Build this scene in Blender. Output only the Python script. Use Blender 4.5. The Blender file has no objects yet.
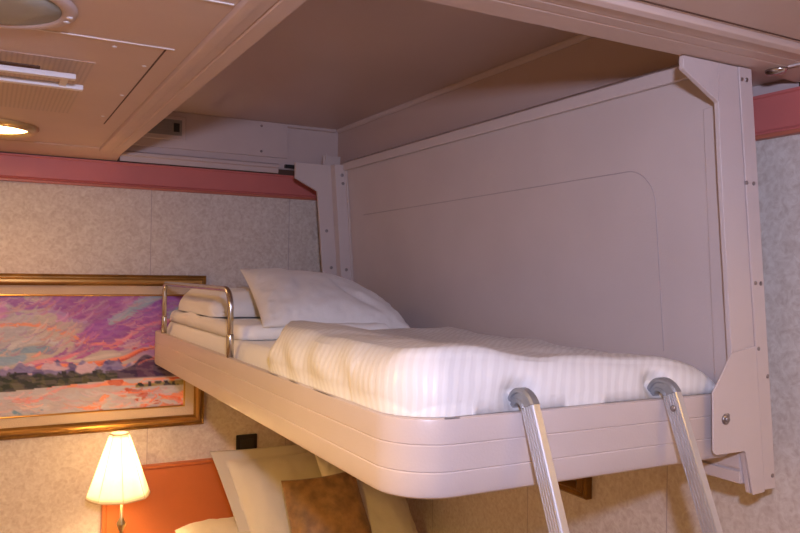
import bpy, bmesh, math, random
import numpy as np
from mathutils import Vector, noise, Matrix
random.seed(4)
C = bpy.context.scene.collection
CZ = 1.75            # camera height above the floor; coordinates below are relative to the lens, lifted by CZ

# ------------------------------------------------------------------ materials
def nt(name):
    m = bpy.data.materials.new(name); m.use_nodes = True
    t = m.node_tree; b = t.nodes['Principled BSDF']
    return m, t, b
def N(t, typ, **kw):
    n = t.nodes.new(typ)
    for k, v in kw.items(): setattr(n, k, v)
    return n
def sv(n, **kw):
    for k, v in kw.items(): n.inputs[k.replace('_', ' ')].default_value = v
def mat(name, col, rough=.5, metal=0, var=.05, scale=6, bump=0, bscale=60, coat=0, sheen=0, spec=.5):
    m, t, b = nt(name)
    tc = N(t, 'ShaderNodeTexCoord'); nz = N(t, 'ShaderNodeTexNoise'); sv(nz, Scale=scale, Detail=4)
    t.links.new(tc.outputs['Object'], nz.inputs['Vector'])
    r = N(t, 'ShaderNodeValToRGB'); r.color_ramp.elements[0].position = .3; r.color_ramp.elements[1].position = .7
    r.color_ramp.elements[0].color = [c*(1-var) for c in col] + [1]
    r.color_ramp.elements[1].color = [min(1, c*(1+var)) for c in col] + [1]
    t.links.new(nz.outputs['Fac'], r.inputs['Fac']); t.links.new(r.outputs['Color'], b.inputs['Base Color'])
    sv(b, Roughness=rough, Metallic=metal); b.inputs['Coat Weight'].default_value = coat
    b.inputs['Sheen Weight'].default_value = sheen; b.inputs['Specular IOR Level'].default_value = spec
    if bump:
        n2 = N(t, 'ShaderNodeTexNoise'); sv(n2, Scale=bscale, Detail=3)
        t.links.new(tc.outputs['Object'], n2.inputs['Vector'])
        bp = N(t, 'ShaderNodeBump'); sv(bp, Strength=bump, Distance=.01)
        t.links.new(n2.outputs['Fac'], bp.inputs['Height']); t.links.new(bp.outputs['Normal'], b.inputs['Normal'])
    return m
def wallpaper():
    m, t, b = nt('mottled_wallpaper')
    tc = N(t, 'ShaderNodeTexCoord')
    n1 = N(t, 'ShaderNodeTexNoise'); sv(n1, Scale=42, Detail=5, Roughness=.7, Distortion=1.2)
    n2 = N(t, 'ShaderNodeTexVoronoi'); sv(n2, Scale=75)
    for n in (n1, n2): t.links.new(tc.outputs['Object'], n.inputs['Vector'])
    mx = N(t, 'ShaderNodeMath', operation='ADD'); t.links.new(n1.outputs['Fac'], mx.inputs[0])
    ml = N(t, 'ShaderNodeMath', operation='MULTIPLY'); ml.inputs[1].default_value = .22
    t.links.new(n2.outputs['Distance'], ml.inputs[0]); t.links.new(ml.outputs[0], mx.inputs[1])
    r = N(t, 'ShaderNodeValToRGB'); e = r.color_ramp.elements
    e[0].position = .40; e[0].color = (.56, .47, .40, 1); e[1].position = .78; e[1].color = (.74, .68, .61, 1)
    t.links.new(mx.outputs[0], r.inputs['Fac']); t.links.new(r.outputs['Color'], b.inputs['Base Color'])
    bp = N(t, 'ShaderNodeBump'); sv(bp, Strength=.12, Distance=.002)
    t.links.new(mx.outputs[0], bp.inputs['Height']); t.links.new(bp.outputs['Normal'], b.inputs['Normal'])
    sv(b, Roughness=.75)
    return m
def striped_cotton():
    m, t, b = nt('satin_stripe_cotton')
    tc = N(t, 'ShaderNodeTexCoord'); sp = N(t, 'ShaderNodeSeparateXYZ')
    t.links.new(tc.outputs['UV'], sp.inputs[0])
    n1 = N(t, 'ShaderNodeTexNoise'); sv(n1, Scale=9, Detail=3); t.links.new(tc.outputs['Object'], n1.inputs['Vector'])
    a = N(t, 'ShaderNodeMath', operation='MULTIPLY_ADD'); a.inputs[1].default_value = .022
    t.links.new(n1.outputs['Fac'], a.inputs[0]); t.links.new(sp.outputs['X'], a.inputs[2])
    k = N(t, 'ShaderNodeMath', operation='MULTIPLY'); k.inputs[1].default_value = 2*math.pi/.0225
    t.links.new(a.outputs[0], k.inputs[0])
    s = N(t, 'ShaderNodeMath', operation='SINE'); t.links.new(k.outputs[0], s.inputs[0])
    r = N(t, 'ShaderNodeMapRange'); sv(r, From_Min=-.5, From_Max=.5); t.links.new(s.outputs[0], r.inputs['Value'])
    rr = N(t, 'ShaderNodeMapRange'); sv(rr, To_Min=.62, To_Max=.36); t.links.new(r.outputs['Result'], rr.inputs['Value'])
    t.links.new(rr.outputs['Result'], b.inputs['Roughness'])
    c = N(t, 'ShaderNodeMix', data_type='RGBA'); c.inputs['A'].default_value = (.765, .75, .735, 1); c.inputs['B'].default_value = (.82, .81, .795, 1)
    t.links.new(r.outputs['Result'], c.inputs['Factor']); t.links.new(c.outputs['Result'], b.inputs['Base Color'])
    bp = N(t, 'ShaderNodeBump'); sv(bp, Strength=.2, Distance=.002)
    t.links.new(r.outputs['Result'], bp.inputs['Height']); t.links.new(bp.outputs['Normal'], b.inputs['Normal'])
    return m
def emit(name, col, s):
    m, t, b = nt(name); sv(b, Base_Color=(.9, .9, .9, 1)); b.inputs['Emission Color'].default_value = (*col, 1); b.inputs['Emission Strength'].default_value = s
    nz = N(t, 'ShaderNodeTexNoise'); sv(nz, Scale=30)
    rr = N(t, 'ShaderNodeMapRange'); sv(rr, To_Min=.35, To_Max=.5); t.links.new(nz.outputs['Fac'], rr.inputs['Value']); t.links.new(rr.outputs['Result'], b.inputs['Roughness'])
    return m
def shade_mat():
    m, t, b = nt('lamp_shade_fabric')
    out = t.nodes['Material Output']; t.nodes.remove(b)
    tc = N(t, 'ShaderNodeTexCoord'); nz = N(t, 'ShaderNodeTexNoise'); sv(nz, Scale=120, Detail=2)
    t.links.new(tc.outputs['Object'], nz.inputs['Vector'])
    r = N(t, 'ShaderNodeValToRGB'); r.color_ramp.elements[0].color = (.90, .84, .72, 1); r.color_ramp.elements[1].color = (.95, .91, .82, 1)
    t.links.new(nz.outputs['Fac'], r.inputs['Fac'])
    d = N(t, 'ShaderNodeBsdfDiffuse'); tr = N(t, 'ShaderNodeBsdfTranslucent'); mx = N(t, 'ShaderNodeMixShader'); mx.inputs[0].default_value = .62
    for s_ in (d, tr): t.links.new(r.outputs['Color'], s_.inputs['Color'])
    t.links.new(d.outputs[0], mx.inputs[1]); t.links.new(tr.outputs[0], mx.inputs[2]); t.links.new(mx.outputs[0], out.inputs['Surface'])
    return m
def paint_mat():
    m, t, b = nt('oil_paint')
    a = N(t, 'ShaderNodeVertexColor', layer_name='Col'); t.links.new(a.outputs['Color'], b.inputs['Base Color'])
    tc = N(t, 'ShaderNodeTexCoord'); mp = N(t, 'ShaderNodeMapping'); mp.inputs['Scale'].default_value = (35, 35, 110); mp.inputs['Rotation'].default_value = (0, .3, 0)
    nz = N(t, 'ShaderNodeTexNoise'); sv(nz, Scale=1, Detail=4)
    t.links.new(tc.outputs['Object'], mp.inputs['Vector']); t.links.new(mp.outputs['Vector'], nz.inputs['Vector'])
    bp = N(t, 'ShaderNodeBump'); sv(bp, Strength=.5, Distance=.004); t.links.new(nz.outputs['Fac'], bp.inputs['Height']); t.links.new(bp.outputs['Normal'], b.inputs['Normal'])
    sv(b, Roughness=.5)
    return m
def perforated():
    m, t, b = nt('perforated_metal')
    tc = N(t, 'ShaderNodeTexCoord'); v = N(t, 'ShaderNodeTexVoronoi'); v.inputs['Randomness'].default_value = 0; sv(v, Scale=95)
    t.links.new(tc.outputs['Object'], v.inputs['Vector'])
    r = N(t, 'ShaderNodeValToRGB'); e = r.color_ramp.elements; e[0].position = .30; e[0].color = (.36, .27, .23, 1); e[1].position = .46; e[1].color = (.60, .48, .42, 1)
    t.links.new(v.outputs['Distance'], r.inputs['Fac']); t.links.new(r.outputs['Color'], b.inputs['Base Color']); sv(b, Roughness=.5)
    return m

M = dict(
 wall=wallpaper(),
 cream=mat('cream_painted_metal', (.58, .475, .45), .42, var=.03, bump=.04, bscale=180),
 ceil=mat('cream_ceiling_panel', (.59, .445, .37), .38, var=.03, bump=.03, bscale=120),
 bunk=mat('pinkish_cream_powder_coat', (.605, .515, .485), .34, var=.025, bump=.05, bscale=200),
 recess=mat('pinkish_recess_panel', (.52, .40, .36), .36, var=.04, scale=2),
 pink=mat('salmon_band', (.58, .16, .14), .45, var=.06, scale=4),
 pinkedge=mat('salmon_edge', (.50, .15, .09), .4),
 groove=mat('groove_shadow_gap', (.44, .36, .35), .6),
 gap=mat('dark_gap', (.10, .05, .03), .7),
 white=mat('white_enamel', (.80, .78, .80), .35),
 whitetrim=mat('pale_trim', (.74, .68, .66), .35),
 screw=mat('steel_screw', (.33, .29, .28), .35, metal=.8),
 chrome=mat('brushed_steel', (.60, .56, .52), .26, metal=1, var=.08, scale=40),
 alu=mat('satin_aluminium', (.66, .65, .66), .34, metal=.8, var=.01, scale=30),
 cast=mat('grey_cast_aluminium', (.33, .34, .36), .42, metal=.6, var=.08, scale=50, bump=.15, bscale=300),
 sheet=mat('white_cotton', (.80, .77, .73), .8, var=.02, sheen=.2, bump=.12, bscale=35),
 stripe=striped_cotton(),
 gold=mat('antique_gold_leaf', (.52, .30, .085), .33, metal=.75, var=.10, scale=5),
 golddark=mat('dark_gilt', (.26, .135, .03), .35, metal=.7, var=.25, scale=20),
 liner=mat('cream_linen_liner', (.60, .47, .33), .8, bump=.2, bscale=250),
 orange=mat('orange_headboard_vinyl', (.56, .155, .04), .45, var=.05, bump=.05, bscale=90),
 brown=mat('bronze_brocade', (.30, .155, .055), .6, var=.35, scale=24, sheen=.2, bump=.2, bscale=45),
 cream_cloth=mat('ivory_cotton', (.74, .66, .52), .8, var=.03, sheen=.2, bump=.15, bscale=30),
 black=mat('black_plastic', (.012, .012, .014), .35),
 blackin=mat('black_rocker', (.03, .03, .034), .3),
 glass=mat('frosted_lens', (.34, .36, .33), .45, var=.03),
 brass=mat('pale_brass', (.66, .50, .26), .28, metal=.9),
 shade=shade_mat(), bulb=emit('warm_bulb', (1, .62, .28), 60), down=emit('downlight_lens', (1, .62, .25), 14),
 paint=paint_mat(), perf=perforated(),
 wood=mat('cherry_veneer', (.30, .12, .045), .4, var=.3, scale=9),
 carpet=mat('brown_carpet', (.26, .15, .10), .95, var=.3, scale=60, bump=.3, bscale=300),
 tin=mat('tarnished_grey', (.30, .28, .27), .4, metal=.6),
)

# ------------------------------------------------------------------ mesh helpers
def bx(bm, x0, x1, y0, y1, z0, z1):
    vs = [bm.verts.new((x, y, z)) for x in (x0, x1) for y in (y0, y1) for z in (z0, z1)]
    for f in ((0,1,3,2),(4,6,7,5),(0,4,5,1),(2,3,7,6),(0,2,6,4),(1,5,7,3)): bm.faces.new([vs[i] for i in f])
    return bm
def box(*a): return bx(bmesh.new(), *a)
def prism(bm, pts, lo, hi, axis='y'):
    """extrude a polygon of 2-D points along an axis; pts are (x,z) for y, (y,z) for x, (x,y) for z"""
    def P(a, b, c): return {'y': (a, c, b), 'x': (c, a, b), 'z': (a, b, c)}[axis]
    A = [bm.verts.new(P(a, b, lo)) for a, b in pts]; B = [bm.verts.new(P(a, b, hi)) for a, b in pts]
    bm.faces.new(A); bm.faces.new(B[::-1]); n = len(pts)
    for i in range(n): bm.faces.new((A[i], B[i], B[(i+1) % n], A[(i+1) % n]))
    return bm
def tube(bm, path, r, seg=14, closed=False):
    path = [Vector(p) for p in path]; rings = []; n = len(path)
    ref = None
    for i, p in enumerate(path):
        a = path[(i-1) % n] if closed else path[max(i-1, 0)]; b = path[(i+1) % n] if closed else path[min(i+1, n-1)]
        t = (b-a).normalized()
        if ref is None: ref = t.orthogonal().normalized()
        ref = (ref - t*ref.dot(t)).normalized(); s = t.cross(ref)
        rr = r[i] if isinstance(r, (list, tuple)) else r
        rings.append([bm.verts.new(p + (ref*math.cos(2*math.pi*k/seg) + s*math.sin(2*math.pi*k/seg))*rr) for k in range(seg)])
    for i in range(n if closed else n-1):
        A, B = rings[i], rings[(i+1) % n]
        for k in range(seg): bm.faces.new((A[k], A[(k+1) % seg], B[(k+1) % seg], B[k]))
    if not closed: bm.faces.new(rings[0][::-1]); bm.faces.new(rings[-1])
    return bm
def lathe(bm, prof, cx, cy, seg=32, close=True, z0=0):
    rings = [[bm.verts.new((cx+r*math.cos(2*math.pi*k/seg), cy+r*math.sin(2*math.pi*k/seg), z+z0)) for k in range(seg)] for r, z in prof]
    for A, B in zip(rings, rings[1:]):
        for k in range(seg): bm.faces.new((A[k], A[(k+1) % seg], B[(k+1) % seg], B[k]))
    if close: bm.faces.new(rings[0][::-1]); bm.faces.new(rings[-1])
    return bm
def arc(c, r, a0, a1, n, plane=lambda a, b: (a, b)):
    return [(c[0]+r*math.cos(math.radians(a0+(a1-a0)*i/n)), c[1]+r*math.sin(math.radians(a0+(a1-a0)*i/n))) for i in range(n+1)]
def link(name, bm, m, parent=None, smooth=False, bevel=0, seg=2, origin=None):
    bmesh.ops.recalc_face_normals(bm, faces=bm.faces)
    off = parent['_o'] if parent else (origin if origin is not None else None)
    if off is None:
        vs = [v.co for v in bm.verts]
        off = Vector(((min(v.x for v in vs)+max(v.x for v in vs))/2, (min(v.y for v in vs)+max(v.y for v in vs))/2, min(v.z for v in vs)))
    off = Vector(off)
    for v in bm.verts: v.co -= off
    me = bpy.data.meshes.new(name); bm.to_mesh(me); bm.free()
    if isinstance(m, (list, tuple)):
        for q in m: me.materials.append(q)
    else: me.materials.append(m)
    if smooth:
        for p in me.polygons: p.use_smooth = True
    o = bpy.data.objects.new(name, me); C.objects.link(o)
    o['_o'] = list(off)
    if parent: o.parent = parent
    else: o.location = off
    if bevel:
        b = o.modifiers.new('Bevel', 'BEVEL'); b.width = bevel; b.segments = seg; b.limit_method = 'ANGLE'; b.angle_limit = math.radians(40)
        me.shade_smooth() if hasattr(me, 'shade_smooth') else None
        w = o.modifiers.new('WN', 'WEIGHTED_NORMAL'); w.keep_sharp = True
    return o
def tag(o, label, cat, group=None, kind=None):
    if label: o['label'] = label
    if cat: o['category'] = cat
    if group: o['group'] = group
    if kind: o['kind'] = kind
    return o
def thing(name, loc, label, cat, group=None):
    o = bpy.data.objects.new(name, None); C.objects.link(o); o.location = loc; o['_o'] = list(loc); o.empty_display_size = .1
    return tag(o, label, cat, group)
def struct(name, bm, m, **k): return tag(link(name, bm, m, **k), None, None, kind='structure')
def screw(bm, p, r=.0035, axis='y', h=.002):
    x, y, z = p; n = 12
    d = {'y': Vector((0, -1, 0)), 'z': Vector((0, 0, -1)), 'x': Vector((-1, 0, 0))}[axis]; u = d.orthogonal(); v = d.cross(u)
    rings = []
    for rr, hh in ((r, -.001), (r, h*.5), (r*.7, h)):
        rings.append([bm.verts.new(Vector(p)+d*hh+(u*math.cos(2*math.pi*k/n)+v*math.sin(2*math.pi*k/n))*rr) for k in range(n)])
    for A, B in zip(rings, rings[1:]):
        for k in range(n): bm.faces.new((A[k], A[(k+1) % n], B[(k+1) % n], B[k]))
    bm.faces.new(rings[-1]); bm.faces.new(rings[0][::-1])
    return bm

# ------------------------------------------------------------------ room shell
XL, XR, YN, YB, ZC, ZF = -1.7, 1.58, -1.5, 3.2, .45, -CZ
struct('floor', box(XL-.1, XR+.1, YN-.1, YB+.1, ZF-.05, ZF), M['carpet'])
struct('wall_back', box(XL-.1, XR+.1, YB, YB+.08, ZF, .327), M['wall'])
struct('wall_right', box(XR, XR+.08, YN, YB, ZF, .327), M['wall'])
struct('wall_left', box(XL-.08, XL, YN, YB, ZF, .75), M['wall'])
struct('wall_front', box(XL-.1, XR+.1, YN-.08, YN, ZF, .75), M['wall'])
bw = box(XL, XR+.08, YB, YB+.08, .327, .75); struct('wall_upper_back', bw, M['cream'])
struct('wall_upper_right', box(XR, XR+.08, YN, YB, .327, .75), M['cream'])
# wallpaper seams as narrow butt joints
for i, x in enumerate((-1.18, -.59, 0.0, .589, 1.179)):
    struct('trim_%d' % (20+i), box(x-.0012, x+.0012, YB-.0006, YB+.002, ZF, .327), M['groove'])
for i, y in enumerate((2.6, 2.0, 1.42, .2)):
    struct('trim_%d' % (30+i), box(XR-.0006, XR+.002, y-.0012, y+.0012, ZF, .327), M['groove'])
# salmon band
def band(name, axis):
    pr = [(0, .332), (-.016, .332), (-.018, .336), (-.012, .342), (-.012, .416), (-.016, .419), (-.016, .4245), (0, .4245)]
    bm = bmesh.new()
    if axis == 'y': prism(bm, [(YB+a, z) for a, z in pr], XL, XR, 'x')
    else: prism(bm, [(XR+a, z) for a, z in pr], YN, YB-.018, 'y')
    return struct(name, bm, M['pink'])
band('trim_1', 'y'); band('trim_2', 'x')
struct('trim_3', box(XL, XR-.02, YB-.021, YB, .322, .3318), M['pinkedge'], bevel=.002)
struct('trim_4', box(XR-.021, XR, YN, YB-.03, .322, .3318), M['pinkedge'], bevel=.002)
# dark shadow joint between band and ceiling
struct('trim_5', box(XL, XR, YB-.0075, YB, .4247, .449), M['gap'])
struct('trim_40', prism(bmesh.new(), [(3.02, .4497), (3.02, .4475), (3.188, .4285), (3.191, .4497)], XL, .4515, 'x'), M['ceil'])
struct('trim_6', box(XR-.0045, XR, YN, 1.06, .4247, .4405), M['gap'])
struct('trim_41', prism(bmesh.new(), [(1.47, .4405), (1.47, .4402), (1.570, .4350), (1.575, .4405)], YN, 1.06, 'y'), M['ceil'])
# left ceiling: slab with an access hatch and seam
struct('ceiling', box(XL, .3655, YN, YB-.008, ZC, .75), M['ceil'])
struct('trim_7', box(.3145, .3185, 1.595, 2.52, ZC-.0004, ZC+.01), M['gap'])
struct('trim_8', box(-.45, .332, 1.585, 1.591, ZC-.002, ZC+.004), M['whitetrim'], bevel=.001)
struct('trim_10', box(.20, .362, 1.263, 1.269, ZC-.002, ZC+.003), M['whitetrim'], bevel=.001)
# left beam, extruded along the bed with two mouldings
lb = [(.366, .475), (.366, .447), (.370, .441), (.386, .438), (.392, .441), (.412, .4415), (.4145, .446), (.418, .441), (.452, .441), (.452, .66), (.366, .66)]
struct('trim_11', prism(bmesh.new(), lb, 1.058, YB-.008, 'y'), M['ceil'], bevel=.0012)
# front beam, extruded across the cabin
fb = [(.913, .66), (.913, .449), (.917, .441), (.930, .437), (.936, .441), (.964, .441), (.9665, .444), (.970, .441), (.998, .441), (1.0005, .444), (1.004, .441), (1.063, .441), (1.063, .66)]
struct('trim_12', prism(bmesh.new(), fb, XL+.0, XR-.006, 'x'), M['ceil'], bevel=.0012)
struct('ceiling_near', box(.3665, XR-.001, YN, .912, ZC+.001, .75), M['ceil'])
struct('trim_13', box(.372, XR, .900, .903, ZC-.0005, ZC+.002), M['gap'])
# recess above the berth
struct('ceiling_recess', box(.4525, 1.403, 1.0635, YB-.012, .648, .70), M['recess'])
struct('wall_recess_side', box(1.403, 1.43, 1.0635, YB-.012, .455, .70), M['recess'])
struct('wall_recess_back', box(.462, 1.403, YB-.012, YB-.001, .452, .70), M['cream'])
struct('trim_14', box(.462, 1.157, YB-.024, YB-.0125, .497, .6475), M['cream'], bevel=.0015)      # raised access panel
struct('trim_15', prism(bmesh.new(), [(YB-.016, .4300), (YB-.018, .4500), (YB-.026, .4540), (YB-.026, .466), (YB-.020, .471), (YB-.0125, .472), (YB-.0125, .4300)], .462, 1.12, 'x'), M['cream'], bevel=.001)
struct('trim_16', prism(bmesh.new(), [(1.403, .6475), (1.388, .6475), (1.388, .640), (1.396, .632), (1.403, .632)], 1.0635, YB-.03, 'y'), M['cream'])
struct('trim_17', prism(bmesh.new(), [(YB-.026, .6475), (YB-.026, .637), (YB-.0125, .633), (YB-.0125, .6475)], 1.157, 1.388, 'x'), M['cream'])
struct('ceiling_strip', box(1.43, XR-.0, 1.0635, YB-.008, .452, .50), M['ceil'])

s = bmesh.new()
for x, z in ((1.038, .628), (1.038, .518)): screw(s, (x, YB-.0245, z), .004)
tag(link('access_panel_screws', s, M['screw']), None, None, kind='structure')
bpy.data.objects['access_panel_screws'].name = 'trim_18'
s = bmesh.new()
for x, y in ((.222, 1.63), (.301, 1.751), (.303, 2.074), (.297, 2.39)): screw(s, (x, y, ZC), .0036, 'z')
struct('trim_19', s, M['white'])
# small grey slot unit in the back of the recess
t = thing('air_slot', (.60, YB-.03, .54), 'small grey slotted outlet with a black square, high in the ceiling recess', 'vent')
link('frame', box(.50, .715, YB-.032, YB-.0245, .530, .628), M['cream'], t, bevel=.003)
link('insert', box(.52, .698, YB-.0345, YB-.0322, .548, .612), M['tin'], t, bevel=.002)
bm = bmesh.new()
for k in range(4): bx(bm, .525, .655, YB-.0362, YB-.0347, .556+k*.014, .560+k*.014)
link('slats', bm, M['tin'], t)
link('socket', box(.664, .688, YB-.0365, YB-.0347, .562, .598), M['black'], t, bevel=.001)

# ------------------------------------------------------------------ ceiling fittings
def rounddisc(cx, cy, prof, z0): return lathe(bmesh.new(), prof, cx, cy, 48, True, z0)
t = thing('ceiling_downlight', (.005, 2.735, ZC-.02), 'lit round recessed downlight with gold rim beside the air grille', 'ceiling light')
bm = bmesh.new(); pr = [(.142, 0), (.142, -.006), (.132, -.017), (.120, -.019), (.110, -.010), (.110, 0)]
lathe(bm, pr, .005, 2.735, 48, False, ZC-.001); link('rim', bm, M['brass'], t, smooth=True)
link('lens', rounddisc(.005, 2.735, [(.1095, 0), (.1095, -.008), (.07, -.014), (.01, -.016)], ZC-.001), M['down'], t, smooth=True)
t = thing('ceiling_speaker', (0, 1.42, ZC-.02), 'large round grey frosted disc in a cream ring, unlit on the ceiling', 'ceiling light')
bm = bmesh.new(); lathe(bm, [(.142, 0), (.142, -.004), (.136, -.008), (.122, -.009), (.116, -.006), (.116, 0)], -.006, 1.455, 56, False, ZC-.001)
link('ring', bm, M['cream'], t, smooth=True)
link('lens', rounddisc(-.006, 1.455, [(.1155, 0), (.1155, -.006), (.07, -.013), (.01, -.015)], ZC-.001), M['glass'], t, smooth=True)
bm = bmesh.new()
for a in (0, 12): screw(bm, (-.006+.129*math.cos(math.radians(a)), 1.455+.129*math.sin(math.radians(a)), ZC-.0098), .004, 'z')
link('screw', bm, M['white'], t)
bpy.data.objects['ceiling_speaker'].name = 'round_ceiling_light'
# air grille: perforated plates with two white deflector bars
t = thing('ceiling_air_grille', (.0, 2.1, ZC-.04), 'square perforated ceiling air grille with two white deflector bars', 'vent')
link('perforated_plate', box(-.40, .205, 1.78, 2.40, ZC-.0012, ZC-.0002), M['perf'], t, bevel=.0)
link('deflector_bar', box(-.40, .168, 1.805, 1.825, ZC-.036, ZC-.024), M['white'], t, bevel=.002)
link('deflector_bar', box(-.40, .193, 1.905, 1.925, ZC-.036, ZC-.024), M['white'], t, bevel=.002)
link('slot', box(-.40, .10, 1.87, 1.95, ZC-.004, ZC-.0014), M['gap'], t)
for xx in (.14, -.2):
    link('bracket', box(xx, xx+.016, 1.8255, 1.9045, ZC-.033, ZC-.026), M['white'], t, bevel=.002)
# little oval catch with pale strip at right
t = thing('ceiling_catch', (1.49, 1.02, ZC-.02), 'small oval metal catch on the ceiling beside the right bunk post', 'catch')
bm = bmesh.new(); lathe(bm, [(.030, 0), (.030, -.004), (.024, -.009), (.008, -.011)], 0, 0, 24, True)
for v in bm.verts: v.co.x = v.co.x*.55+1.452; v.co.y = v.co.y*.8+1.028; v.co.z += .4405
link('button', bm, M['chrome'], t, smooth=True)
link('pale_strip', box(1.446, 1.456, .40, .999, .4375, .4408), M['whitetrim'], t, bevel=.002)

# ------------------------------------------------------------------ the fold-down berth
B = thing('bunk_bed', (1.0, 2.0, -.373), 'pinkish cream fold-down upper bunk with tall wall panel and side posts', 'bunk bed')
# tray : profile swept round the outline
def outline():
    p = []
    p += arc((.59+.105, 1.065+.105), .105, 180, 270, 16)          # big rounded near corner
    p += arc((1.37-.01, 1.065+.01), .01, 270, 360, 3)
    p += arc((1.37-.01, 3.10-.01), .01, 0, 90, 3)
    p += arc((.59+.02, 3.10-.02), .02, 90, 180, 5)
    return p
def offset_loop(pts, d):
    n = len(pts); out = []
    for i in range(n):
        a = Vector(pts[i-1]); b = Vector(pts[i]); c = Vector(pts[(i+1) % n])
        e1 = (b-a).normalized(); e2 = (c-b).normalized(); n1 = Vector((-e1.y, e1.x)); n2 = Vector((-e2.y, e2.x))
        m = (n1+n2).normalized(); k = d/max(.5, m.dot(n1)); out.append((b.x+m.x*k, b.y+m.y*k))
    return out
o_ = outline()
g1, g2 = -.2825, -.3275
prof = [(.018, -.352), (.018, -.244), (.016, -.2395), (.006, -.2385), (.001, -.2405), (0, -.244), (0, g1+.0020), (.0016, g1), (0, g1-.0020),
        (0, g2+.0020), (.0016, g2), (0, g2-.0020), (0, -.362), (.003, -.369), (.010, -.373), (.022, -.373)]
bm = bmesh.new(); loops = []
for d, z in prof: loops.append([bm.verts.new((x, y, z)) for x, y in offset_loop(o_, d)])
n = len(o_)
for A, B2 in zip(loops, loops[1:]):
    for k in range(n): bm.faces.new((A[k], A[(k+1) % n], B2[(k+1) % n], B2[k]))
bm.faces.new(loops[0]); bm.faces.new(loops[-1])
tray = link('tray', bm, M['bunk'], B)
for p in tray.data.polygons: p.use_smooth = len(p.vertices) == 4
tray.data.set_sharp_from_angle(angle=math.radians(28))
bm = bmesh.new()  # chipped bare metal on the rim
prism(bm, arc((.695, 1.17), .1035, 256, 272, 5)+arc((.695, 1.17), .0965, 270, 258, 4), -.2392, -.2380, 'z')
chip = link('worn_rim_patch', bm, M['tin'], tray)

LX = lambda z: 1.385-.08*(z+.19)        # the wall panel leans with the hull
def leanbox(bm, x0, x1, y0, y1, z0, z1):
    vs = [bm.verts.new((LX(z)+x, y, z)) for x in (x0, x1) for y in (y0, y1) for z in (z0, z1)]
    for f in ((0,1,3,2),(4,6,7,5),(0,4,5,1),(2,3,7,6),(0,2,6,4),(1,5,7,3)): bm.faces.new([vs[i] for i in f])
    return bm
panel = link('back_panel', leanbox(bmesh.new(), 0, .017, 1.064, 2.965, -.432, .462), M['bunk'], B, bevel=.002)
pts = [(2.80, .236), (2.0, .244)] + arc((1.345, .170), .082, 90, 180, 10) + [(1.258, -.17)]
path = [(LX(z)+.0002, y, z) for y, z in pts]
link('inlay_line', tube(bmesh.new(), path, .0014, 6), M['groove'], panel)
link('top_ledge', prism(bmesh.new(), [(LX(.46)-.010, .430), (LX(.46)-.012, .432), (LX(.46)-.014, .460), (LX(.46)-.002, .470), (1.402, .470), (1.402, .4625), (LX(.46)-.001, .4625), (LX(.46)-.001, .430)], 1.064, 2.965, 'y'), M['bunk'], B, bevel=.002)
# vertical edge channels on the panel
link('edge_channel', leanbox(bmesh.new(), -.004, .0, 1.064, 1.118, -.40, .36), M['bunk'], B, bevel=.002)
link('edge_channel', leanbox(bmesh.new(), -.006, .0, 2.93, 2.9645, -.40, .45), M['bunk'], B, bevel=.002)
link('bottom_channel', leanbox(bmesh.new(), -.006, -.0005, 1.064, 2.925, -.431, -.405), M['bunk'], B, bevel=.002)
# right post
Y0 = 1.048; Y1 = 1.0635; SK = .965
def sc(pts): return [(a*SK, b*SK) for a, b in pts]
post = link('post', prism(bmesh.new(), sc([(1.245, .455), (1.245, .428), (1.352, .372), (1.366, .207), (1.405, -.185), (1.405, -.365), (1.446, -.374), (1.468, -.466), (1.549, -.463), (1.451, .455)]), Y0+.004, Y1, 'y'), M['bunk'], B, bevel=.0012)
fl = lambda z: 1.412+(.449-z)*.1100
link('flange', prism(bmesh.new(), sc([(fl(.455), .4545), (1.451, .4545), (1.549, -.4625), (fl(-.4625)-.001, -.4625)]), Y0+.0005, Y0+.0039, 'y'), M['bunk'], post, bevel=.0008)
link('fold_line', prism(bmesh.new(), sc([(fl(.454)-.0025, .4545), (fl(.454)-.0004, .4545), (fl(-.46)-.0004, -.46), (fl(-.46)-.0025, -.46)]), Y0+.0030, Y0+.0045, 'y'), M['groove'], post)
link('top_flap_seam', prism(bmesh.new(), sc([(1.3514, .4545), (1.3522, .4545), (1.3522, .374), (1.3514, .374)]), Y0+.0034, Y0+.0045, 'y'), M['groove'], post)
gus = [(1.394, -.158), (1.368, -.195)] + [(1.336, -.239)] + [(1.338, -.330)] + arc((1.353, -.3555), .0145, 180, 270, 5) + arc((1.4335, -.3795), .0095, 90, 0, 4) + [(1.467, -.4675), (1.506, -.4655), (1.4705, -.146)]
g = link('gusset', prism(bmesh.new(), sc(gus), Y0-.0035, Y0+.0004, 'y'), M['bunk'], post, bevel=.001)
bx_, bz_ = 1.375*SK, -.2965*SK
bm = screw(bmesh.new(), (bx_, Y0-.0035, bz_), .0078, h=.005); screw(bm, (bx_, Y0-.0075, bz_), .0045, h=.004); screw(bm, (bx_+.0065, Y0-.0035, bz_+.007), .0035, h=.003)
link('bolt', bm, M['screw'], g, smooth=True)
for x, z in ((1.420, .428), (1.4355, .429), (1.436, .207), (1.459, .207), (1.4655, -.009), (1.483, -.010), (1.4765, -.152), (1.507, -.214), (1.524, -.434)):
    link('screw', screw(bmesh.new(), ((x+.013*(.449-z)/.91)*SK, Y0+.0005, z*SK), .0032), M['screw'], post, smooth=True)
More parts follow.
